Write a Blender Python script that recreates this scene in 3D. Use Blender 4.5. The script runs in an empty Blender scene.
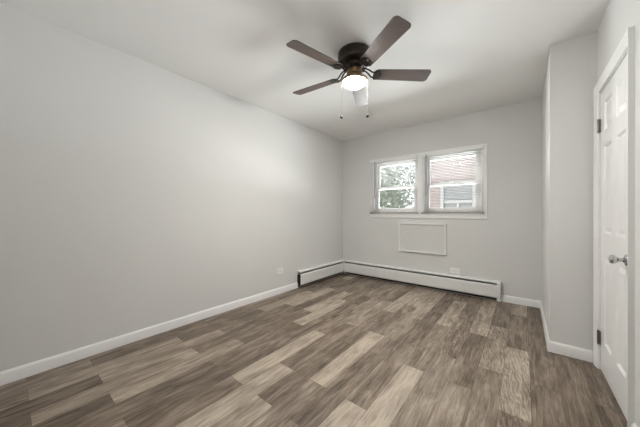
import bpy, bmesh, math, random
from mathutils import Vector, Matrix
import numpy as np
R = math.radians
PI = math.pi
scn = bpy.context.scene
COL = scn.collection

# ------------------------------------------------------------------ camera, sky, exposure
F_PX, YAW, PITCH, ROLL = 252.363, -0.67789, 0.0001, 0.001
CAM = Vector((2.5948, 0.0, 1.0969))
fw = Vector((math.sin(YAW)*math.cos(PITCH), math.cos(YAW)*math.cos(PITCH), math.sin(PITCH)))
r0 = Vector((math.cos(YAW), -math.sin(YAW), 0)); u0 = r0.cross(fw)
r2 = math.cos(ROLL)*r0 + math.sin(ROLL)*u0
u2 = -math.sin(ROLL)*r0 + math.cos(ROLL)*u0
cd = bpy.data.cameras.new('camera'); cam = bpy.data.objects.new('camera', cd); COL.objects.link(cam)
cd.sensor_fit = 'HORIZONTAL'; cd.sensor_width = 36.0; cd.lens = F_PX/640*36.0
cd.clip_start = 0.02; cd.clip_end = 200
m = Matrix.Identity(4)
for i in range(3):
    m[i][0], m[i][1], m[i][2], m[i][3] = r2[i], u2[i], -fw[i], CAM[i]
cam.matrix_world = m
scn.camera = cam
try:
    scn.view_settings.view_transform = 'Standard'; scn.view_settings.look = 'None'
except Exception: pass
scn.view_settings.gamma = 1.0
scn.view_settings.use_curve_mapping = False
scn.view_settings.exposure = 0.16

SKY_STRENGTH = 1.9
GLOBE_STRENGTH = 350
FILL_W = 8
YARD_LAMP_W = 900
SUN_W = 14
w = bpy.data.worlds.new('overcast_sky'); scn.world = w; w.use_nodes = True
bg = w.node_tree.nodes['Background']
bg.inputs['Color'].default_value = (0.88, 0.94, 1.0, 1); bg.inputs['Strength'].default_value = SKY_STRENGTH

# added fill lamp out of view beside the camera, bounced off the ceiling
fl = bpy.data.lights.new('added_bounce_fill', 'AREA'); fl.shape = 'DISK'; fl.size = 1.1; fl.energy = FILL_W; fl.color = (.98, .99, 1.0)
flo = bpy.data.objects.new('added_bounce_fill', fl); COL.objects.link(flo); flo.location = (2.35, -.4, .75); flo.rotation_euler = (PI, 0, 0)
# added area lamp below sill level, standing in for daylight off the yard
def yard(name, w_, sx, sy, loc, direction):
    yd = bpy.data.lights.new(name, 'AREA'); yd.shape = 'RECTANGLE'; yd.size = sx; yd.size_y = sy; yd.energy = w_; yd.color = (.97, .985, 1.0)
    o = bpy.data.objects.new(name, yd); COL.objects.link(o); o.location = loc
    o.rotation_euler = Vector(direction).to_track_quat('-Z', 'Y').to_euler()
yard('added_yard_lamp', YARD_LAMP_W, 5.0, .85, (1.2, 7.3, .54), (0, -.95, .30))
# the sun stands high behind the houses opposite: it falls on the yard and on the tops of the blind slats
sn = bpy.data.lights.new('sun', 'SUN'); sn.energy = SUN_W; sn.angle = R(2); sn.color = (1.0, .985, .95)
sno = bpy.data.objects.new('sun', sn); COL.objects.link(sno); sno.location = (-6, 12, 14)
SUN_DIR = Vector((.50*math.cos(R(52)), -.866*math.cos(R(52)), -math.sin(R(52))))
sno.rotation_euler = SUN_DIR.to_track_quat('-Z', 'Y').to_euler()

# ------------------------------------------------------------------ room numbers (metres)
H = 2.44; D = 3.888; XC = 2.7606; DC = 2.7153; XR = 3.0165; Y0 = -1.7
WX0, WX1, WZ0, WZ1 = 0.630, 2.172, 1.092, 1.962        # window opening
DY0, DY1, DZ1 = 1.962, 2.636, 1.957                    # door opening

# ------------------------------------------------------------------ materials
def srgb(r, g, b):
    f = lambda c: (c/255/12.92) if c/255 <= .04045 else ((c/255+.055)/1.055)**2.4
    return (f(r), f(g), f(b), 1)
def mat(name, col, rough=.5, metal=0, spec=.5, noise=0, nscale=30, bump=0, bscale=200, trans=0, emit=0):
    M = bpy.data.materials.new(name); M.use_nodes = True
    nt = M.node_tree; b = nt.nodes['Principled BSDF']
    b.inputs['Roughness'].default_value = rough; b.inputs['Metallic'].default_value = metal
    b.inputs['Specular IOR Level'].default_value = spec
    b.inputs['Base Color'].default_value = col
    tc = nt.nodes.new('ShaderNodeTexCoord')
    if noise:
        n = nt.nodes.new('ShaderNodeTexNoise'); n.inputs['Scale'].default_value = nscale; n.inputs['Detail'].default_value = 4
        nt.links.new(tc.outputs['Object'], n.inputs['Vector'])
        cr = nt.nodes.new('ShaderNodeValToRGB')
        lo = [c*(1-noise) for c in col[:3]]+[1]; hi = [min(1, c*(1+noise)) for c in col[:3]]+[1]
        cr.color_ramp.elements[0].position = .3; cr.color_ramp.elements[1].position = .7
        cr.color_ramp.elements[0].color = lo; cr.color_ramp.elements[1].color = hi
        nt.links.new(n.outputs['Fac'], cr.inputs['Fac']); nt.links.new(cr.outputs['Color'], b.inputs['Base Color'])
    if bump:
        n2 = nt.nodes.new('ShaderNodeTexNoise'); n2.inputs['Scale'].default_value = bscale; n2.inputs['Detail'].default_value = 3
        nt.links.new(tc.outputs['Object'], n2.inputs['Vector'])
        bp = nt.nodes.new('ShaderNodeBump'); bp.inputs['Strength'].default_value = bump; bp.inputs['Distance'].default_value = .002
        nt.links.new(n2.outputs['Fac'], bp.inputs['Height']); nt.links.new(bp.outputs['Normal'], b.inputs['Normal'])
    if trans: b.inputs['Transmission Weight'].default_value = trans
    if emit:
        b.inputs['Emission Color'].default_value = col; b.inputs['Emission Strength'].default_value = emit
    return M
MT = {}
MT['wall'] = mat('greige_wall_paint', (.715, .715, .70, 1), .75, spec=.25, noise=.012, nscale=2, bump=.12, bscale=160)
MT['ceil'] = mat('white_ceiling_paint', (.90, .90, .885, 1), .85, spec=.2, bump=.1, bscale=120)
MT['trim'] = mat('white_trim_paint', (.88, .88, .87, 1), .38, spec=.4, noise=.01, nscale=8)
MT['door'] = mat('white_door_paint', (.86, .86, .85, 1), .34, spec=.45, noise=.005, nscale=3, bump=.02, bscale=40)
MT['vinyl'] = mat('white_window_vinyl', (.60, .59, .58, 1), .35, noise=.01, nscale=10)
MT['enamel'] = mat('white_heater_enamel', (.80, .80, .78, 1), .35, noise=.015, nscale=9)
MT['dark'] = mat('dark_heater_interior_and_shade', (.045, .041, .037, 1), .6, noise=.2, nscale=40)  # dark inner parts; on the back plate this colour stands in for shade
MT['fin'] = mat('dull_aluminium_fins', (.25, .25, .25, 1), .45, metal=1, noise=.1, nscale=60)
MT['bronze'] = mat('oil_rubbed_bronze', (.040, .031, .023, 1), .42, metal=.6, noise=.25, nscale=18)
MT['abronze'] = mat('antique_bronze', (.22, .15, .085, 1), .36, metal=.85, noise=.2, nscale=25)
MT['chrome'] = mat('polished_chrome', (.62, .62, .63, 1), .14, metal=1, noise=.03, nscale=30)
MT['steel'] = mat('aged_nickel_hinge', (.27, .25, .22, 1), .4, metal=.9, noise=.2, nscale=60)
MT['globe'] = mat('lit_frosted_glass', (1.0, .975, .935, 1), .4, noise=.0, emit=GLOBE_STRENGTH)
def slat_mat():
    # thin vinyl: some light passes through it
    M = mat('white_blind_slat', (.66, .65, .645, 1), .5, noise=.02, nscale=5); nt = M.node_tree
    b = nt.nodes['Principled BSDF']; o = nt.nodes['Material Output']
    t = nt.nodes.new('ShaderNodeBsdfTranslucent'); t.inputs['Color'].default_value = (.5, .49, .48, 1)
    mx = nt.nodes.new('ShaderNodeMixShader'); mx.inputs[0].default_value = .12
    nt.links.new(b.outputs[0], mx.inputs[1]); nt.links.new(t.outputs[0], mx.inputs[2]); nt.links.new(mx.outputs[0], o.inputs['Surface'])
    return M
MT['slat'] = slat_mat()
MT['rail'] = mat('blind_rail_shade_grey', (.34, .33, .31, 1), .4, noise=.02, nscale=5)  # grey carries the backlit shade of the bottom rail in its colour
MT['cord'] = mat('blind_cord', (.72, .70, .67, 1), .8, noise=.05, nscale=200)
MT['wand'] = mat('smoky_plastic_wand', (.07, .055, .05, 1), .4, noise=.1, nscale=40)
MT['plate'] = mat('white_outlet_plastic', (.88, .88, .86, 1), .35, noise=.01, nscale=30)
MT['slot'] = mat('dark_outlet_slots', (.05, .05, .05, 1), .6, noise=.1, nscale=80)
MT['chain'] = mat('pull_chain_metal', (.12, .11, .10, 1), .8, metal=0, spec=.2, noise=.1, nscale=300)
MT['knobdark'] = mat('dark_pull_knob', (.02, .018, .016, 1), .7, spec=.15, noise=.2, nscale=80)
MT['bark'] = mat('grey_brown_bark', (.16, .13, .10, 1), .9, noise=.3, nscale=8, bump=.5, bscale=30)
MT['leafa'] = mat('pale_green_leaves', (.17, .20, .15, 1), .5, noise=.35, nscale=1.5)
MT['leafb'] = mat('silvery_green_leaves', (.18, .205, .19, 1), .5, noise=.35, nscale=1.5)
MT['lawn'] = mat('pale_concrete_yard', (.50, .49, .46, 1), .9, noise=.1, nscale=3)
MT['ntrim'] = mat('white_house_trim', (.30, .29, .285, 1), .5, noise=.03, nscale=4)
MT['nblind'] = mat('neighbour_window_shade', (.19, .19, .19, 1), .6, noise=.05, nscale=3)
MT['npane'] = mat('neighbour_dim_pane', (.14, .14, .145, 1), .25, noise=.15, nscale=3)

def glass_mat():
    M = bpy.data.materials.new('clear_window_glass'); M.use_nodes = True; nt = M.node_tree; nt.nodes.clear()
    o = nt.nodes.new('ShaderNodeOutputMaterial'); mx = nt.nodes.new('ShaderNodeMixShader')
    t = nt.nodes.new('ShaderNodeBsdfTransparent'); t.inputs['Color'].default_value = (.96, .975, .97, 1)
    g = nt.nodes.new('ShaderNodeBsdfGlossy'); g.inputs['Roughness'].default_value = .02
    f = nt.nodes.new('ShaderNodeLayerWeight'); f.inputs['Blend'].default_value = .06
    nt.links.new(f.outputs['Facing'], mx.inputs[0]); nt.links.new(t.outputs[0], mx.inputs[1]); nt.links.new(g.outputs[0], mx.inputs[2])
    nt.links.new(mx.outputs[0], o.inputs['Surface']); return M
MT['glass'] = glass_mat()

def blade_mat():
    M = bpy.data.materials.new('dark_walnut_blade'); M.use_nodes = True; nt = M.node_tree; b = nt.nodes['Principled BSDF']
    b.inputs['Roughness'].default_value = .45; b.inputs['Specular IOR Level'].default_value = .42
    tc = nt.nodes.new('ShaderNodeTexCoord'); mp = nt.nodes.new('ShaderNodeMapping'); mp.inputs['Scale'].default_value = (4, 70, 4)
    n = nt.nodes.new('ShaderNodeTexNoise'); n.inputs['Scale'].default_value = 2.0; n.inputs['Detail'].default_value = 5
    cr = nt.nodes.new('ShaderNodeValToRGB')
    cr.color_ramp.elements[0].position = .25; cr.color_ramp.elements[0].color = (.060, .040, .033, 1)
    cr.color_ramp.elements[1].position = .75; cr.color_ramp.elements[1].color = (.125, .088, .074, 1)
    nt.links.new(tc.outputs['Object'], mp.inputs['Vector']); nt.links.new(mp.outputs[0], n.inputs['Vector'])
    nt.links.new(n.outputs['Fac'], cr.inputs[0]); nt.links.new(cr.outputs[0], b.inputs['Base Color']); return M
MT['blade'] = blade_mat()

def brick_mat():
    M = bpy.data.materials.new('pink_brick'); M.use_nodes = True; nt = M.node_tree; b = nt.nodes['Principled BSDF']
    b.inputs['Roughness'].default_value = .9
    tc = nt.nodes.new('ShaderNodeTexCoord'); sep = nt.nodes.new('ShaderNodeSeparateXYZ'); cmb = nt.nodes.new('ShaderNodeCombineXYZ')
    nt.links.new(tc.outputs['Object'], sep.inputs[0]); nt.links.new(sep.outputs['X'], cmb.inputs['X']); nt.links.new(sep.outputs['Z'], cmb.inputs['Y'])
    br = nt.nodes.new('ShaderNodeTexBrick'); br.inputs['Scale'].default_value = 1.0
    br.inputs['Brick Width'].default_value = .22; br.inputs['Row Height'].default_value = .075; br.inputs['Mortar Size'].default_value = .006
    br.inputs['Color1'].default_value = (.225, .172, .162, 1); br.inputs['Color2'].default_value = (.25, .197, .187, 1); br.inputs['Mortar'].default_value = (.26, .235, .225, 1)
    nt.links.new(cmb.outputs[0], br.inputs['Vector']); nt.links.new(br.outputs['Color'], b.inputs['Base Color']); return M
MT['brick'] = brick_mat()

def floor_mat():
    # plank tone comes from the colour attribute (what each board is printed with); grain is procedural
    M = bpy.data.materials.new('vinyl_plank_floor'); M.use_nodes = True; nt = M.node_tree; b = nt.nodes['Principled BSDF']
    N = nt.nodes.new; L = nt.links.new
    at = N('ShaderNodeAttribute'); at.attribute_name = 'plank'
    sep = N('ShaderNodeSeparateColor'); L(at.outputs['Color'], sep.inputs[0])      # r tone, g seed, b grain contrast
    tc = N('ShaderNodeTexCoord'); off = N('ShaderNodeCombineXYZ')
    mul = N('ShaderNodeMath'); mul.operation = 'MULTIPLY'; mul.inputs[1].default_value = 37.0; L(sep.outputs[1], mul.inputs[0])
    L(mul.outputs[0], off.inputs['Z']); L(mul.outputs[0], off.inputs['Y'])
    va = N('ShaderNodeVectorMath'); va.operation = 'ADD'; L(tc.outputs['Object'], va.inputs[0]); L(off.outputs[0], va.inputs[1])
    def noise(scale, sx, sy, det=5, dist=0, rough=.55):
        mp = N('ShaderNodeMapping'); mp.inputs['Scale'].default_value = (sx, sy, 1); L(va.outputs[0], mp.inputs['Vector'])
        n = N('ShaderNodeTexNoise'); n.inputs['Scale'].default_value = scale; n.inputs['Detail'].default_value = det
        n.inputs['Distortion'].default_value = dist; n.inputs['Roughness'].default_value = rough
        L(mp.outputs[0], n.inputs['Vector']); return n.outputs['Fac']
    def math_(op, a, c):
        k = N('ShaderNodeMath'); k.operation = op
        for i, v in enumerate((a, c)):
            if isinstance(v, (int, float)): k.inputs[i].default_value = v
            else: L(v, k.inputs[i])
        return k.outputs[0]
    cloud = noise(1.0, 11, 3.2, 4, .8)          # soft patches along a board
    streak = noise(1.0, 58, 3.2, 6, .9, .66)     # long dark and light streaks
    fine = noise(1.0, 190, 15, 5, .5, .72)       # fine scratches
    mp = N('ShaderNodeMapping'); mp.inputs['Scale'].default_value = (1, .16, 1); L(va.outputs[0], mp.inputs['Vector'])
    wv = N('ShaderNodeTexWave'); wv.wave_type = 'RINGS'; wv.rings_direction = 'Z'
    wv.inputs['Scale'].default_value = 22; wv.inputs['Distortion'].default_value = 11; wv.inputs['Detail'].default_value = 3; wv.inputs['Detail Scale'].default_value = 1.8
    L(mp.outputs[0], wv.inputs['Vector'])
    t = sep.outputs[0]
    t = math_('ADD', t, math_('MULTIPLY', math_('SUBTRACT', cloud, .5), 1.0))
    t = math_('ADD', t, math_('MULTIPLY', math_('SUBTRACT', streak, .5), 1.25))
    t = math_('ADD', t, math_('MULTIPLY', math_('SUBTRACT', fine, .5), .6))
    t = math_('ADD', t, math_('MULTIPLY', math_('MULTIPLY', math_('SUBTRACT', wv.outputs['Fac'], .6), sep.outputs[2]), .6))
    cr = N('ShaderNodeValToRGB'); L(t, cr.inputs[0])
    e = cr.color_ramp.elements
    e[0].position = 0; e[0].color = FLOOR_RAMP[0]
    e[1].position = 1; e[1].color = FLOOR_RAMP[3]
    for pos, c in ((.33, FLOOR_RAMP[1]), (.66, FLOOR_RAMP[2])):
        k = e.new(pos); k.color = c
    L(cr.outputs[0], b.inputs['Base Color'])
    b.inputs['Roughness'].default_value = .46; b.inputs['Specular IOR Level'].default_value = .4
    bp = N('ShaderNodeBump'); bp.inputs['Strength'].default_value = .1; bp.inputs['Distance'].default_value = .001
    L(fine, bp.inputs['Height']); L(bp.outputs[0], b.inputs['Normal'])
    return M
FLOOR_RAMP = [(.050, .034, .023, 1), (.160, .121, .090, 1), (.315, .256, .202, 1), (.52, .44, .355, 1)]
MT['floor'] = floor_mat()

# ------------------------------------------------------------------ helpers
def build(name, bm, material, parent=None, smooth=False, bevel=0, kind=None, label=None):
    me = bpy.data.meshes.new(name); bmesh.ops.recalc_face_normals(bm, faces=bm.faces[:]); bm.to_mesh(me); bm.free()
    o = bpy.data.objects.new(name, me); COL.objects.link(o)
    for x in (material if isinstance(material, (list, tuple)) else [material]): me.materials.append(x)
    if parent: o.parent = parent
    if smooth:
        for p in me.polygons: p.use_smooth = True
        if smooth != 'all':
            try: me.set_sharp_from_angle(angle=R(40))
            except Exception: pass
    if bevel:
        b = o.modifiers.new('bevel', 'BEVEL'); b.width = bevel; b.segments = 2; b.limit_method = 'ANGLE'; b.angle_limit = R(40)
    if kind: o['kind'] = kind
    if label: o['label'] = label
    return o
def tag(o, label=None, cat=None, group=None, kind=None):
    if label: o['label'] = label
    if cat: o['category'] = cat
    if group: o['group'] = group
    if kind: o['kind'] = kind
    return o
def empty(name, loc, rz=0):
    o = bpy.data.objects.new(name, None); COL.objects.link(o); o.location = loc; o.rotation_euler.z = rz
    o.empty_display_size = .1; return o
def box(bm, x0, x1, y0, y1, z0, z1):
    vs = [bm.verts.new(v) for v in ((x0,y0,z0),(x1,y0,z0),(x1,y1,z0),(x0,y1,z0),(x0,y0,z1),(x1,y0,z1),(x1,y1,z1),(x0,y1,z1))]
    for f in ((0,3,2,1),(4,5,6,7),(0,1,5,4),(1,2,6,5),(2,3,7,6),(3,0,4,7)): bm.faces.new([vs[i] for i in f])
    return bm
def boxes(*bs):
    bm = bmesh.new()
    for b in bs: box(bm, *b)
    return bm
def lathe(prof, n=40, axis='Z', cap=True, bm=None, org=(0,0,0)):
    bm = bm or bmesh.new(); rings = []
    for r, z in prof:
        ring = []
        for i in range(n):
            a = 2*PI*i/n
            c = (r*math.cos(a), r*math.sin(a), z) if axis == 'Z' else ((z, r*math.cos(a), r*math.sin(a)) if axis == 'X' else (r*math.cos(a), z, r*math.sin(a)))
            ring.append(bm.verts.new((c[0]+org[0], c[1]+org[1], c[2]+org[2])))
        rings.append(ring)
    for a, b in zip(rings, rings[1:]):
        for i in range(n): bm.faces.new((a[i], a[(i+1)%n], b[(i+1)%n], b[i]))
    if cap:
        bm.faces.new(rings[0][::-1]); bm.faces.new(rings[-1])
    return bm
def prism(bm, pts, axis, a, b):
    """extrude a closed 2-D outline along an axis between a and b"""
    def P(p, t):
        return {'X': (t, p[0], p[1]), 'Y': (p[0], t, p[1]), 'Z': (p[0], p[1], t)}[axis]
    A = [bm.verts.new(P(p, a)) for p in pts]; B = [bm.verts.new(P(p, b)) for p in pts]; n = len(pts)
    bm.faces.new(A[::-1]); bm.faces.new(B)
    for i in range(n): bm.faces.new((A[i], A[(i+1)%n], B[(i+1)%n], B[i]))
    return bm
def sweep(bm, path, prof, frame):
    """sweep a closed profile (u,v) along path points with mitred corners; frame(p, u, v, dirvec) does the placing"""
    rings = []
    for i in range(len(path)):
        rings.append([bm.verts.new(frame(i, u, v)) for u, v in prof])
    n = len(prof)
    for a, b in zip(rings, rings[1:]):
        for i in range(n): bm.faces.new((a[i], a[(i+1)%n], b[(i+1)%n], b[i]))
    bm.faces.new(rings[0][::-1]); bm.faces.new(rings[-1])
    return bm

# ------------------------------------------------------------------ floor with its printed planks
def build_floor():
    rng = random.Random(11)
    Wp, Lp = .143, .868
    LIGHT, MIDL, MID, DARK = .80, .62, .44, .26
    known = {(12,1):.86,(9,1):.80,(11,0):.80,(7,0):.76,(8,0):.74,(4,2):.78,(3,2):.72,(0,2):.68,(1,2):.70,(8,3):.78,(9,3):.74,(10,3):.74,
             (12,3):.72,(14,3):.74,(11,2):.36,(16,2):.78,(15,2):.66,(6,1):.72,(3,0):.72,(1,0):.66,(0,0):.62,(-1,-1):.58,(2,0):.66,
             (12,2):.56,(10,2):.50,(13,2):.50,(14,2):.40,(10,1):.36,(11,1):.46,(8,1):.36,(7,1):.40,(6,0):.36,(5,1):.38,(4,1):.36,(2,1):.40,
             (13,1):.58,(14,1):.60,(15,1):.46,(16,1):.40,(5,2):.36,(6,2):.54,(7,2):.60,(8,2):.40,(9,2):.44,(2,2):.36,(13,3):.40,(11,3):.36,(15,3):.40,
             (16,3):.40,(17,2):.40,(17,1):.36,(17,3):.34,(18,2):.36,(18,1):.34,(5,0):.34,(4,0):.36,(9,0):.50,(10,0):.46,(12,0):.52,(13,0):.56,(7,3):.42,(6,3):.58,(5,3):.50,
             (3,1):.36,(1,1):.40,(0,1):.36,(-1,0):.38,(-1,1):.36,(-2,0):.52,(-2,1):.36,(-1,2):.38,(4,3):.42,(3,3):.50,(2,3):.40}
    rings = {(16,2):.5,(9,3):.4,(14,3):.35,(15,2):.5,(12,3):.3,(16,1):.4,(18,1):.5,(13,2):.4}
    me = bpy.data.meshes.new('floor'); V = []; Fc = []; C = []
    def quad(x0, x1, y0, y1, z, c):
        i = len(V); V.extend([(x0,y0,z),(x1,y0,z),(x1,y1,z),(x0,y1,z)]); Fc.append((i,i+1,i+2,i+3)); C.append(c)
    for r in range(-2, 21):
        x0 = .2+r*Wp; x1 = x0+Wp
        ya = (.95 if r % 2 == 0 else 1.26)
        if r == 16: ya -= .09
        for j in range(-4, 5):
            y1 = ya+(j)*Lp; y0 = y1-Lp
            a0, a1, b0, b1 = max(x0, -.02), min(x1, XR+.2), max(y0, Y0-.02), min(y1, D+.02)
            if a1-a0 < .002 or b1-b0 < .002: continue
            tone = known.get((r, j), None)
            if tone is None and r >= 17: tone = rng.choice([.30, .36, .40])
            if tone is None: tone = rng.choice([.32,.38,.42,.46,.55,.68])
            g = .0007
            c = (tone, rng.random(), rings.get((r, j), 0), 1)
            quad(a0+g, a1-g, b0+g, b1-g, 0, c)
    base = len(V)
    i = len(V); V.extend([(-.02,Y0-.02,-.0015),(XR+.2,Y0-.02,-.0015),(XR+.2,D+.02,-.0015),(-.02,D+.02,-.0015)]); Fc.append((i,i+1,i+2,i+3)); C.append((.03,0,0,1))
    # slab under the boards
    i = len(V); a,b,c_,d_ = -.02,XR+.2,Y0-.02,D+.02
    V.extend([(a,c_,-.12),(b,c_,-.12),(b,d_,-.12),(a,d_,-.12)]); Fc.append((i+3,i+2,i+1,i)); C.append((.1,0,0,1))
    me.from_pydata(V, [], Fc)
    ca = me.color_attributes.new('plank', 'FLOAT_COLOR', 'CORNER')
    k = 0
    for p in me.polygons:
        for li in p.loop_indices: ca.data[li].color = C[p.index]
    me.materials.append(MT['floor'])
    o = bpy.data.objects.new('floor', me); COL.objects.link(o); o['kind'] = 'structure'
build_floor()

# ------------------------------------------------------------------ shell
T = .12
build('ceiling', boxes((-T, XR+.8, Y0-T, D+.13, H, H+T)), MT['ceil'], kind='structure')
build('wall_left', boxes((-T, 0, Y0-T, D+.13, -.12, H)), MT['wall'], kind='structure')
build('wall_rear', boxes((0, XR+.8, Y0-T, Y0, -.12, H)), MT['wall'], kind='structure')
YB = D+.13
build('wall_back', boxes((0, WX0, D, YB, -.12, H), (WX1, XR+T, D, YB, -.12, H), (WX0, WX1, D, YB, -.12, WZ0), (WX0, WX1, D, YB, WZ1, H)), MT['wall'], kind='structure')
build('wall_corner', boxes((XC, XR+T, DC, D, -.12, H)), MT['wall'], kind='structure')
build('wall_right', boxes((XR, XR+T, Y0, DY0, -.12, H), (XR, XR+T, DY1, DC, -.12, H), (XR, XR+T, DY0, DY1, DZ1, H)), MT['wall'], kind='structure')
build('wall_closet', boxes((XR+.7, XR+.8, Y0, D, -.12, H), (XR+T, XR+.7, DC, DC+.1, -.12, H), (XR+T, XR+.7, Y0, DY0-.6, -.12, H)), MT['wall'], kind='structure')

# baseboards: profile (out from wall, height)
BP = [(0,.002),(.0145,.002),(.0145,.058),(.012,.068),(.012,.073),(.006,.081),(.004,.086),(0,.086)]
def baseboard(name, path, normals):
    """path of floor points along the wall; normals = offset direction at every path point"""
    bm = bmesh.new()
    sweep(bm, path, BP, lambda i, u, v: (path[i][0]+normals[i][0]*u, path[i][1]+normals[i][1]*u, v))
    return build(name, bm, MT['trim'], kind='structure', smooth=True)
HE_Y = 2.688      # heater end on the left wall
HE_X = 2.379      # heater end on the back wall
baseboard('baseboard_left', [(0, Y0), (0, HE_Y-.004)], [(1,0)]*2)
baseboard('baseboard_back', [(HE_X+.002, D), (XC, D)], [(0,-1),(-1,-1)])
baseboard('baseboard_corner', [(XC, D-.0005), (XC, DC), (XR-.0225, DC)], [(-1,-1), (-1,-1), (0,-1)])
baseboard('baseboard_right', [(XR, DY0-.057), (XR, Y0)], [(-1,0)]*2)
baseboard('baseboard_rear', [(0, Y0), (XR, Y0)], [(0,1)]*2)

# ------------------------------------------------------------------ door, casing
CW = .056
CP = [(0,0),(0,.009),(.006,.012),(.012,.012),(.020,.016),(.040,.019),(.050,.022),(CW,.022),(CW,0)]   # (across from the opening, out of the wall)
cp = [(DY1-.004, 0.0), (DY1-.004, DZ1-.004), (DY0+.004, DZ1-.004), (DY0+.004, 0.0)]
cd_ = [(1,0),(1,1),(-1,1),(-1,0)]
bm = bmesh.new()
sweep(bm, cp, CP, lambda i, u, v: (XR-v, cp[i][0]+cd_[i][0]*u, cp[i][1]+cd_[i][1]*u))
casing = build('trim_1', bm, MT['trim'], kind='structure', smooth=True)
jam = boxes((XR+.0005, XR+T-.001, DY0, DY0+.012, 0.001, DZ1), (XR+.0005, XR+T-.001, DY1-.012, DY1, 0.001, DZ1), (XR+.0005, XR+T-.001, DY0+.012, DY1-.012, DZ1-.012, DZ1),
            (XR+.045, XR+.075, DY0+.012, DY0+.024, 0.001, DZ1-.012), (XR+.045, XR+.075, DY1-.024, DY1-.012, 0.001, DZ1-.012), (XR+.045, XR+.075, DY0+.024, DY1-.024, DZ1-.024, DZ1-.012))
build('door_jamb', jam, MT['trim'], parent=casing)

ly0, ly1, lz0, lz1 = DY0+.0145, DY1-.0145, .008, DZ1-.0165
LX = XR+.004          # front face of the leaf
door = empty('door_1', (LX, (ly0+ly1)/2, 0)); tag(door, kind='structure')
door.location = (0,0,0)
mid = (ly0+ly1)/2
pan_y = [(ly0+.088, mid-.050), (mid+.050, ly1-.088)]
pan_z = [(.215, .805), (.965, 1.555), (1.66, 1.855)]
def leaf_mesh():
    """six-panel leaf: front face cut by a grid, panel cells sunk into moulded wells with raised fields"""
    bm = bmesh.new()
    ys = [ly0, pan_y[0][0], pan_y[0][1], pan_y[1][0], pan_y[1][1], ly1]
    zs = [lz0] + [v for a in pan_z for v in a] + [lz1]
    def q(pts): bm.faces.new([bm.verts.new(p) for p in pts])
    for i in range(5):
        for j in range(7):
            a, b, c, d = ys[i], ys[i+1], zs[j], zs[j+1]
            if i in (1,3) and j in (1,3,5):
                continue
            q([(LX,a,c),(LX,b,c),(LX,b,d),(LX,a,d)])
    bk = LX+.035
    q([(bk,ly0,lz0),(bk,ly1,lz0),(bk,ly1,lz1),(bk,ly0,lz1)])
    q([(LX,ly0,lz0),(bk,ly0,lz0),(bk,ly0,lz1),(LX,ly0,lz1)]); q([(LX,ly1,lz0),(bk,ly1,lz0),(bk,ly1,lz1),(LX,ly1,lz1)])
    q([(LX,ly0,lz0),(bk,ly0,lz0),(bk,ly1,lz0),(LX,ly1,lz0)]); q([(LX,ly0,lz1),(bk,ly0,lz1),(bk,ly1,lz1),(LX,ly1,lz1)])
    bmesh.ops.remove_doubles(bm, verts=bm.verts[:], dist=1e-5)
    return bm
build('door_leaf', leaf_mesh(), MT['door'], parent=door)
for (a, b) in pan_y:
    for (c, d) in pan_z:
        bm = bmesh.new()
        # rings: inset distance, depth
        rings = []
        for ins, dep in ((0,0),(.003,.003),(.010,.012),(.017,.0125),(.040,.003),(.042,.0025)):
            rings.append([bm.verts.new((LX+dep, y, z)) for y, z in ((a+ins,c+ins),(b-ins,c+ins),(b-ins,d-ins),(a+ins,d-ins))])
        for p_, q_ in zip(rings, rings[1:]):
            for k in range(4): bm.faces.new((p_[k], p_[(k+1)%4], q_[(k+1)%4], q_[k]))
        bm.faces.new(rings[-1])
        build('raised_panel', bm, MT['door'], parent=door)
# knob at the lock rail, near the free edge
ky, kz = ly0+.062, .853
bm = lathe([(.0305,LX-.0005),(.0305,LX-.004),(.027,LX-.009),(.016,LX-.012)], 32, 'X', org=(0,ky,kz))
rose = build('knob_rose', bm, MT['chrome'], parent=door, smooth=True, label='round chrome door knob with rose')
bm = lathe([(.012,LX-.010),(.0105,LX-.022),(.011,LX-.030),(.016,LX-.037),(.0215,LX-.044),(.0235,LX-.051),(.0225,LX-.058),(.018,LX-.063),(.009,LX-.0655),(.002,LX-.066)], 32, 'X', org=(0,ky,kz))
build('door_knob', bm, MT['chrome'], parent=rose, smooth='all')
for hz in (1.715, .225):
    bm = boxes((XR-.0025, XR+.0035, ly1-.012, ly1+.0185, hz-.045, hz+.045))
    h = build('hinge', bm, MT['steel'], parent=door, bevel=.001, label='aged metal hinge')
    bm = bmesh.new()
    for k in range(5):
        lathe([(.0062, hz-.046+k*.0186), (.0062, hz-.046+k*.0186+.0176)], 14, 'Z', bm=bm, org=(XR-.0085, ly1+.003, 0))
    lathe([(.0035, hz-.05), (.0045, hz+.052)], 10, 'Z', bm=bm, org=(XR-.0085, ly1+.003, 0))
    build('hinge_knuckle', bm, MT['steel'], parent=h, smooth=True)

# ------------------------------------------------------------------ windows
ct = .014; cwd = .064
fr = boxes((WX0-cwd, WX0+.003, D-ct, D-.0003, WZ0-cwd, WZ1+.043), (WX1-.003, WX1+cwd, D-ct, D-.0003, WZ0-cwd, WZ1+.043),
           (WX0+.003, WX1-.003, D-ct, D-.0003, WZ1-.003, WZ1+.043), (WX0+.003, WX1-.003, D-ct-.004, D-.0003, WZ0-cwd, WZ0+.003))
winC = build('trim_2', fr, MT['trim'], kind='structure', bevel=.003)
ret = boxes((WX0+.0003, WX0+.008, D, D+.125, WZ0, WZ1), (WX1-.008, WX1-.0003, D, D+.125, WZ0, WZ1), (WX0+.008, WX1-.008, D, D+.125, WZ1-.008, WZ1-.0003), (WX0+.008, WX1-.008, D, D+.125, WZ0+.0003, WZ0+.010))
build('jamb_liner', ret, MT['trim'], parent=winC)
MX = 1.402
build('mullion_post', boxes((MX-.045, MX+.045, D-.012, D+.125, WZ0+.0105, WZ1-.0085)), MT['trim'], parent=winC, bevel=.003)
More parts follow.
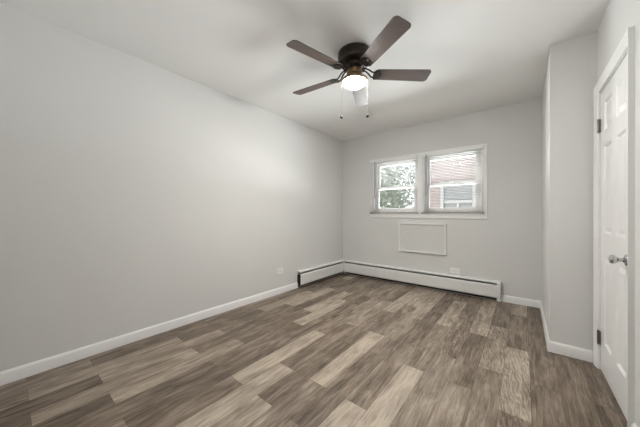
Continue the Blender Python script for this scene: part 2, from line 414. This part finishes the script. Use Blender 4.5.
def window_unit(n, x0, x1):
    z0, z1 = WZ0+.011, WZ1-.009
    y = D+.022
    o = empty('window_%d' % n, (0, 0, 0)); tag(o, kind='structure')
    fw_ = .030
    build('window_frame', boxes((x0, x0+fw_, y, y+.09, z0, z1), (x1-fw_, x1, y, y+.09, z0, z1), (x0+fw_, x1-fw_, y, y+.09, z1-fw_, z1), (x0+fw_, x1-fw_, y, y+.09, z0, z0+fw_)), MT['vinyl'], o, bevel=.003)
    a, b = x0+fw_+.0005, x1-fw_-.0005; zm = 1.515; s = .036
    def sash(nm, c, d, yy, bot, top):
        q = build(nm, boxes((a, a+s, yy, yy+.03, c, d), (b-s, b, yy, yy+.03, c, d), (a+s, b-s, yy, yy+.03, d-top, d), (a+s, b-s, yy, yy+.03, c, c+bot)), MT['vinyl'], o, bevel=.002)
        build('pane', boxes((a+s-.004, b-s+.004, yy+.013, yy+.017, c+bot-.004, d-top+.004)), MT['glass'], q)
        return q
    lo = sash('lower_sash', z0+fw_+.001, zm+.02, y+.012, .05, .036)
    sash('upper_sash', zm-.016, z1-fw_-.001, y+.048, .036, .04)
    build('sash_lock', boxes(((a+b)/2-.03, (a+b)/2+.03, y+.004, y+.04, zm+.0205, zm+.034)), MT['vinyl'], lo, bevel=.003)
window_unit(1, WX0+.009, MX-.046)
window_unit(2, MX+.046, WX1-.009)

# mini blinds, one per window, hung on the casing face
def blind(x0, x1, label, wand_len, wand_dx, extra):
    yc = D-.034
    o = empty('mini_blind', ((x0+x1)/2, yc, 1.12)); tag(o, label, 'window blind', 'mini blinds on the twin window')
    dx, dy, dz = -(x0+x1)/2, -yc, -1.12
    def put(bm, nm, mt, parent=o, **k):
        q = build(nm, bm, mt, parent, **k)
        return q
    sh = lambda *b: tuple(v+(dx,dx,dy,dy,dz,dz)[i] for i, v in enumerate(b))
    zt = WZ1+.020
    put(boxes(sh(x0, x1, yc-.014, yc+.0185, zt-.038, zt)), 'headrail', MT['trim'], bevel=.002)
    bot = 1.100
    put(boxes(sh(x0, x1, yc-.0125, yc+.0125, bot, bot+.016)), 'bottom_rail', MT['rail'], bevel=.002)
    bm = bmesh.new(); pitch = .0212
    zs = [bot+.0225+.0035*k for k in range(extra)]
    z = bot+.0225+.0035*extra+.012
    while z < zt-.042: zs.append(z); z += pitch
    for z in zs:
        n = 5; A = []; B = []
        for i in range(n):
            t = i/(n-1)*2-1
            yy = yc+dy+t*.0090; zz = z+dz+.0016*(1-t*t)-t*.0002
            A.append((yy, zz)); B.append((yy, zz-.0005))
        pts = A+B[::-1]
        prism(bm, pts, 'X', x0+dx+.004, x1+dx-.004)
    put(bm, 'slats', MT['slat'])
    wd = x1-x0
    for f in (.14, .86):
        bm = bmesh.new()
        for s in (-1, 1):
            lathe([(.0006, bot+.016+dz), (.0006, zt-.03+dz)], 5, 'Z', bm=bm, org=(x0+dx+wd*f, yc+dy+s*.0128, 0))
        put(bm, 'ladder_cord', MT['cord'])
    bm = lathe([(.0045, zt-.02-wand_len+dz), (.0055, zt-.05-wand_len*.6+dz), (.0045, zt-.03+dz), (.0015, zt-.022+dz)], 8, 'Z', org=(x0+dx+wand_dx, yc+dy-.021, 0))
    put(bm, 'tilt_wand', MT['wand'], smooth='all')
    for a, b in ((x0-.004, x0+.012), (x1-.012, x1+.004)):
        put(boxes(sh(a, b, yc-.016, yc+.0195, bot-.004, bot+.014)), 'hold_down_bracket', MT['rail'], bevel=.001)
    return o
blind(.582, 1.366, 'white mini blind with open slats over the left window, trees behind it', .62, .093, 2)
blind(1.425, 2.200, 'white mini blind with open slats over the right window, brick house behind it', .60, .067, 4)

# ------------------------------------------------------------------ framed access panel under the window
px0, px1, pz0, pz1 = 1.072, 1.752, .512, .954
pn = empty('wall_access_panel', ((px0+px1)/2, D, pz0)); tag(pn, 'white framed rectangular cover panel on the back wall below the window', 'wall panel')
ox, oy, oz = -(px0+px1)/2, -D, -pz0
S = lambda a,b,c,d,e,f: (a+ox, b+ox, c+oy, d+oy, e+oz, f+oz)
PT = .030
MT['panel'] = mat('grey_white_panel_paint', (.70, .70, .685, 1), .55, noise=.01, nscale=4)
build('panel_frame', boxes(S(px0, px0+.018, D-PT, D-.0005, pz0, pz1), S(px1-.018, px1, D-PT, D-.0005, pz0, pz1), S(px0+.018, px1-.018, D-PT, D-.0005, pz1-.018, pz1), S(px0+.018, px1-.018, D-PT-.004, D-.0005, pz0, pz0+.018)), MT['trim'], pn, bevel=.002)
build('cover_board', boxes(S(px0+.0185, px1-.0185, D-.008, D-.0005, pz0+.0185, pz1-.0185)), MT['panel'], pn)

# ------------------------------------------------------------------ baseboard heaters
HD = .068      # depth
# section in (out from wall, height)
HOOD = [(.0005,.190),(.0005,.250),(.040,.250),(.054,.243),(.058,.232),(.055,.232),(.051,.240),(.038,.246),(.004,.246),(.004,.190)]
FRONT = [(.064,.203),(.068,.198),(.068,.060),(.060,.046),(.057,.048),(.064,.062),(.064,.195),(.056,.205),(.058,.208)]
def heater(name, L, label, to_world, endcaps):
    """a run of length L; to_world maps (along, out) to the wall"""
    root = tag(empty(name, to_world(0, 0)+(0,)), label, 'baseboard heater', 'baseboard heaters')
    O = to_world(0, 0)
    def run(sec, a, b):
        bm = bmesh.new()
        A = [bm.verts.new((to_world(a, u)[0]-O[0], to_world(a, u)[1]-O[1], z)) for u, z in sec]
        B = [bm.verts.new((to_world(b, u)[0]-O[0], to_world(b, u)[1]-O[1], z)) for u, z in sec]
        n = len(sec); bm.faces.new(A); bm.faces.new(B[::-1])
        for i in range(n): bm.faces.new((A[i], B[i], B[(i+1)%n], A[(i+1)%n]))
        return bm
    build('back_hood', run(HOOD, 0, L), MT['enamel'], root)
    build('back_plate', run([(.0005,.008),(.0005,.1895),(.004,.1895),(.004,.008)], 0, L), MT['dark'], root, label='back plate painted dark as shade')  # coloured dark to paint in the shade below the front cover
    build('front_cover', run(FRONT, .004, L-.004), MT['enamel'], root)
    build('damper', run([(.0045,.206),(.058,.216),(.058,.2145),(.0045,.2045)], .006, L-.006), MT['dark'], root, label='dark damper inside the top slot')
    # element: copper tube inside square fins
    bm = bmesh.new()
    nf = int((L-.2)/.02)
    for k in range(nf):
        a = .1+k*.02
        s = run([(.012,.095),(.055,.095),(.055,.165),(.012,.165)], a, a+.0012)
        me = bpy.data.meshes.new('t'); s.to_mesh(me); s.free(); bm.from_mesh(me); bpy.data.meshes.remove(me)
    build('heating_fins', bm, MT['fin'], root)
    build('pipe', run([(.033+.011*math.cos(2*PI*i/12), .13+.011*math.sin(2*PI*i/12)) for i in range(12)], .002, L-.002), MT['dark'], root, smooth=True)
    for a, b, full in endcaps:
        if full: sec = [(.0005,.004),(.0005,.254),(.044,.254),(.060,.246),(.0715,.226),(.0715,.078),(.056,.062),(.056,.004)]
        else: sec = [(.0005,.012),(.0005,.246),(.036,.246),(.036,.200),(.006,.200),(.006,.012)]
        build('end_cap' if full else 'end_plate', run(sec, a, b), MT['enamel'], root, bevel=.0015)
    return root
# left wall run: along +y from HE_Y to the corner; back wall run: along +x from the corner
heater('baseboard_heater', D-.075-HE_Y, 'short white baseboard heater on the left wall, open dark end beside outlet',
       lambda a, u: (u, HE_Y+a), [])
bh = heater('baseboard_heater', HE_X-.075, 'long white baseboard heater along the back wall under the window',
       lambda a, u: (.075+a, D-u), [(HE_X-.075-.040, HE_X-.075, True)])
bm = bmesh.new()
prism(bm, [(.0008-.075,-.0008),(.0008-.075,-.0745),(-.0035,-.0745),(.0035,-.0705),(.0005,-.0575),(-.002,-.0008)], 'Z', .066, .251)
build('inside_corner_cover', bm, MT['enamel'], bh, bevel=.002)

# ------------------------------------------------------------------ wall outlets
def outlet(loc, rz, label, horizontal):
    o = empty('wall_outlet', loc, rz); tag(o, label, 'electrical outlet', 'duplex wall outlets')
    # local: plate in XZ plane facing -Y
    w_, h_ = (.122, .080) if horizontal else (.080, .122)
    build('cover_plate', boxes((-w_/2, w_/2, -.0085, -.0005, -h_/2, h_/2)), MT['plate'], o, bevel=.0025)
    for s in (-1, 1):
        c = (s*.0195, 0) if horizontal else (0, s*.0195)
        bm = bmesh.new()
        pts = []
        for i in range(24):
            a = 2*PI*i/24; x = .0172*math.cos(a); z = max(-.0142, min(.0142, .0172*math.sin(a)))
            if horizontal: x, z = z, x
            pts.append((c[0]+x, c[1]+z))
        prism(bm, pts, 'Y', -.0105, -.008)
        r_ = build('socket', bm, MT['plate'], o)
        if horizontal: sl = [(c[0]-.004, c[1]-.0065, .0075, .0018), (c[0]-.004, c[1]+.0065, .0095, .0018), (c[0]+.008, c[1], .0045, .0045)]
        else: sl = [(c[0]-.0065, c[1]+.004, .0018, .0075), (c[0]+.0065, c[1]+.004, .0018, .0095), (c[0], c[1]-.008, .0045, .0045)]
        bm = bmesh.new()
        for (x, z, a, b) in sl: box(bm, x-a/2, x+a/2, -.0108, -.0103, z-b/2, z+b/2)
        build('slots', bm, MT['slot'], r_)
    build('screw', lathe([(.0032,-.0098),(.0032,-.008)], 12, 'Y'), MT['steel'], o)
    return o
outlet((0, 2.345, .310), R(90), 'white outlet plate on the left wall just before the heater end', True)
outlet((1.862, D, .308), 0, 'white horizontal outlet plate on the back wall just above the long heater', True)

# ------------------------------------------------------------------ ceiling fan with light
FX, FY = 1.497, 1.822
fan = empty('ceiling_fan', (FX, FY, H)); tag(fan, 'dark bronze five-blade ceiling fan with lit dome light on the ceiling', 'ceiling fan')
Z = lambda z: z-H
build('motor_housing', lathe([(.130,Z(H-.0005)),(.138,Z(2.428)),(.139,Z(2.375)),(.138,Z(2.364)),(.130,Z(2.353)),(.105,Z(2.347)),(.070,Z(2.3465))], 64), MT['bronze'], fan, smooth=True)
build('flywheel', lathe([(.068,Z(2.346)),(.082,Z(2.343)),(.085,Z(2.325)),(.080,Z(2.310)),(.062,Z(2.304)),(.058,Z(2.290))], 48), MT['bronze'], fan, smooth=True)
build('switch_housing', lathe([(.060,Z(2.2895)),(.064,Z(2.286)),(.064,Z(2.262)),(.060,Z(2.256)),(.062,Z(2.252)),(.064,Z(2.249))], 48), MT['abronze'], fan, smooth=True)
MT['fitter'] = mat('bronze_fitter_with_glow', (.42, .31, .19, 1), .42, metal=.55, noise=.12, nscale=25)  # bronze lightened, the warm glow of the lit dome put into its colour
build('light_fitter', lathe([(.062,Z(2.2485)),(.070,Z(2.240)),(.088,Z(2.226)),(.104,Z(2.214)),(.1125,Z(2.205)),(.1135,Z(2.197)),(.108,Z(2.190)),(.096,Z(2.1885)),(.0935,Z(2.191)),(.0935,Z(2.205)),(.060,Z(2.226))], 64), MT['fitter'], fan, smooth=True)
prof = []
for i in range(13):
    t = i/12*PI/2
    prof.append((max(.091*math.cos(t), .0015), Z(2.203)-.057*math.sin(t)))
build('glass_dome', lathe(prof, 64), MT['globe'], fan, smooth='all')
BZ = 2.262
PH = R(257.1)
def blade_bm():
    bm = bmesh.new(); r0_, r1_ = .155, .632
    pts = []
    def arc(cx, cy, rad, a0, a1, n=8):
        for i in range(n+1):
            a = a0+(a1-a0)*i/n; pts.append((cx+rad*math.cos(a), cy+rad*math.sin(a)))
    wr, wt = .056, .066
    rc = .030
    arc(r1_-rc, wt-rc, rc, PI/2, 0); arc(r1_-rc, -wt+rc, rc, 0, -PI/2)
    arc(r0_+.045, -wr+.040, .040, -PI/2, -PI*.85, 6); arc(r0_+.045, wr-.040, .040, PI*.85, PI/2, 6)
    A = [bm.verts.new((x, y, -.003)) for x, y in pts]; B = [bm.verts.new((x, y, .003)) for x, y in pts]; n = len(pts)
    bm.faces.new(A[::-1]); bm.faces.new(B)
    for i in range(n): bm.faces.new((A[i], A[(i+1)%n], B[(i+1)%n], B[i]))
    return bm
def iron_bm():
    bm = bmesh.new()
    # curved arm
    for s in (-1, 1):
        pts = [(.070, .010*s, .045), (.095, .014*s, .043), (.120, .020*s, .026), (.142, .026*s, .000), (.168, .030*s, -.008)]
        for p_, q_ in zip(pts, pts[1:]):
            d = Vector(q_)-Vector(p_); l = d.length; rot = d.to_track_quat('Z', 'Y').to_matrix().to_4x4()
            vs0 = []; 
            bmesh.ops.create_cone(bm, cap_ends=True, segments=10, radius1=.0062, radius2=.0058, depth=l*1.12, matrix=Matrix.Translation((Vector(p_)+Vector(q_))/2) @ rot)
    # plate under the blade root
    out = []
    for i in range(28):
        a = 2*PI*i/28
        out.append((.188+.036*math.cos(a)*(1+.10*math.cos(3*a)), .050*math.sin(a)*(1+.10*math.cos(3*a))))
    prism(bm, out, 'Z', -.0085, -.0035)
    for (x, y) in ((.175, -.026), (.175, .026), (.208, 0)):
        lathe([(.002, -.0125), (.0055, -.0105), (.006, -.0085)], 10, 'Z', bm=bm, org=(x, y, 0))
    # collar at the flywheel
    box(bm, .066, .088, -.018, .018, .037, .052)
    return bm
b0 = build('blade', blade_bm(), MT['blade'], fan, bevel=.0015)
i0 = build('blade_iron', iron_bm(), MT['bronze'], b0, smooth=True)
PITCHB = R(-13)
for k in range(5):
    if k == 0: b = b0
    else:
        b = b0.copy(); COL.objects.link(b); b.parent = fan
        c = i0.copy(); COL.objects.link(c); c.parent = b
    b.location = (0, 0, Z(BZ)); b.rotation_mode = 'XYZ'
    b.rotation_euler = (PITCHB, 0, PH+k*2*PI/5)
# pull chains hang at either side of the fitter
for s, zl in ((-1, 1.905), (1, 1.915)):
    d = Vector((math.cos(YAW), -math.sin(YAW), 0))*s*.108
    bm = lathe([(.0007, Z(zl+.012)), (.0007, Z(2.200))], 6, 'Z', org=(d.x, d.y, 0))
    z = zl+.014
    while z < 2.198:
        bmesh.ops.create_icosphere(bm, subdivisions=1, radius=.0012, matrix=Matrix.Translation((d.x, d.y, Z(z)))); z += .0065
    c = build('pull_chain', bm, MT['chain'], fan)
    build('pull_knob', lathe([(.001,Z(zl-.016)),(.009,Z(zl-.013)),(.0125,Z(zl-.004)),(.010,Z(zl+.005)),(.005,Z(zl+.012)),(.0015,Z(zl+.014))], 16, 'Z', org=(d.x, d.y, 0)), MT['knobdark'], c, smooth='all')

# ------------------------------------------------------------------ outdoors seen through the blinds
build('ground', boxes((-14, 12, YB+.01, 26, -.9, -.6)), MT['lawn'], kind='structure')
NY = 8.0
hs = empty('brick_house', (3.2, NY, -.6)); tag(hs, 'pinkish brick house with white-trimmed window seen through the right window', 'house')
hx, hz_ = -3.2, .6
nwx0, nwx1, nwz0, nwz1 = .70, 1.60, .35, 2.02
S = lambda a,b,c,d,e,f: (a+hx, b+hx, c-NY, d-NY, e+hz_, f+hz_)
build('brick_wall', boxes(S(.14, nwx0, NY, NY+.3, -.6, 5.4), S(nwx1, 6.2, NY, NY+.3, -.6, 5.4), S(nwx0, nwx1, NY, NY+.3, -.6, nwz0), S(nwx0, nwx1, NY, NY+.3, nwz1, 5.4), S(.14, .44, NY+.3, NY+6, -.6, 5.4)), MT['brick'], hs)
bm = bmesh.new(); prism(bm, [(-.35+0, 6.0), (3.2, 7.6), (6.4, 6.0)], 'Y', -.35, 6.0)
bmesh.ops.translate(bm, verts=bm.verts[:], vec=(-3.1, 0, 0)); build('roof', bm, mat('grey_shingles', (.16,.15,.15,1), .9, noise=.3, nscale=12), hs)
nf = build('house_window', boxes(S(nwx0, nwx0+.09, NY-.03, NY+.12, nwz0, nwz1), S(nwx1-.09, nwx1, NY-.03, NY+.12, nwz0, nwz1), S(nwx0+.09, nwx1-.09, NY-.03, NY+.12, nwz1-.09, nwz1), S(nwx0+.09, nwx1-.09, NY-.05, NY+.12, nwz0, nwz0+.07),
                          S(nwx0+.09, nwx1-.09, NY+.0, NY+.1, 1.40, 1.48), S(1.13, 1.18, NY+.0, NY+.1, nwz0+.07, 1.40)), MT['ntrim'], hs, bevel=.004)
build('window_shade', boxes(S(nwx0+.09, nwx1-.09, NY+.06, NY+.08, 1.48, nwz1-.09)), MT['nblind'], nf)
build('pane', boxes(S(nwx0+.09, nwx1-.09, NY+.06, NY+.08, nwz0+.07, 1.40)), MT['npane'], nf)

def tree(x, y, h, rad, mt, label, seed):
    rng = random.Random(seed)
    t = empty('tree', (x, y, -.6)); tag(t, label, 'tree', 'trees seen through the left window')
    tr = build('trunk', lathe([(.20,-.02),(.15,.5),(.12,h*.45),(.06,h*.8),(.02,h*.95)], 12), MT['bark'], t, smooth='all')
    bm = bmesh.new()
    for k in range(7):
        a = k*2.4+rng.random(); z0 = h*(.25+.08*k)
        d = Vector((math.cos(a), math.sin(a), .55)).normalized(); l = rad*.8
        p_ = Vector((0,0,z0)); rot = d.to_track_quat('Z', 'Y').to_matrix().to_4x4()
        bmesh.ops.create_cone(bm, cap_ends=True, segments=7, radius1=.05, radius2=.012, depth=l, matrix=Matrix.Translation(p_+d*l/2) @ rot)
    build('branches', bm, MT['bark'], t)
    V = []; Fc = []
    cl = []
    for k in range(70):
        u, v, q = rng.random()*2*PI, rng.uniform(-1, 1), rng.random()**.4
        s = math.sqrt(1-v*v)
        cl.append((rad*q*s*math.cos(u), rad*q*s*math.sin(u), h*.58+h*.46*q*v))
    for cx_, cy_, cz_ in cl:
        for k in range(75):
            p_ = Vector((cx_+rng.gauss(0, rad*.16), cy_+rng.gauss(0, rad*.16), max(.15, cz_+rng.gauss(0, rad*.16))))
            a = Vector((rng.gauss(0,1), rng.gauss(0,1), rng.gauss(0,1))).normalized(); b = a.orthogonal().normalized()
            l = rng.uniform(.05, .10); i = len(V)
            V.extend([p_-a*l, p_+b*l*.45, p_+a*l, p_-b*l*.45]); Fc.append((i, i+1, i+2, i+3))
    me = bpy.data.meshes.new('foliage'); me.from_pydata([tuple(v) for v in V], [], Fc); me.materials.append(mt)
    o = bpy.data.objects.new('foliage', me); COL.objects.link(o); o.parent = t
tree(-1.75, 8.3, 4.2, 1.25, MT['leafa'], 'nearest pale green tree behind the left window, beside the brick house', 3)
tree(-4.9, 9.6, 5.2, 1.5, MT['leafb'], 'silvery green tree farthest left behind the left window', 5)
tree(-3.1, 13.2, 6.6, 1.9, MT['leafb'], 'farthest tall silvery tree standing between the two nearer trees', 8)
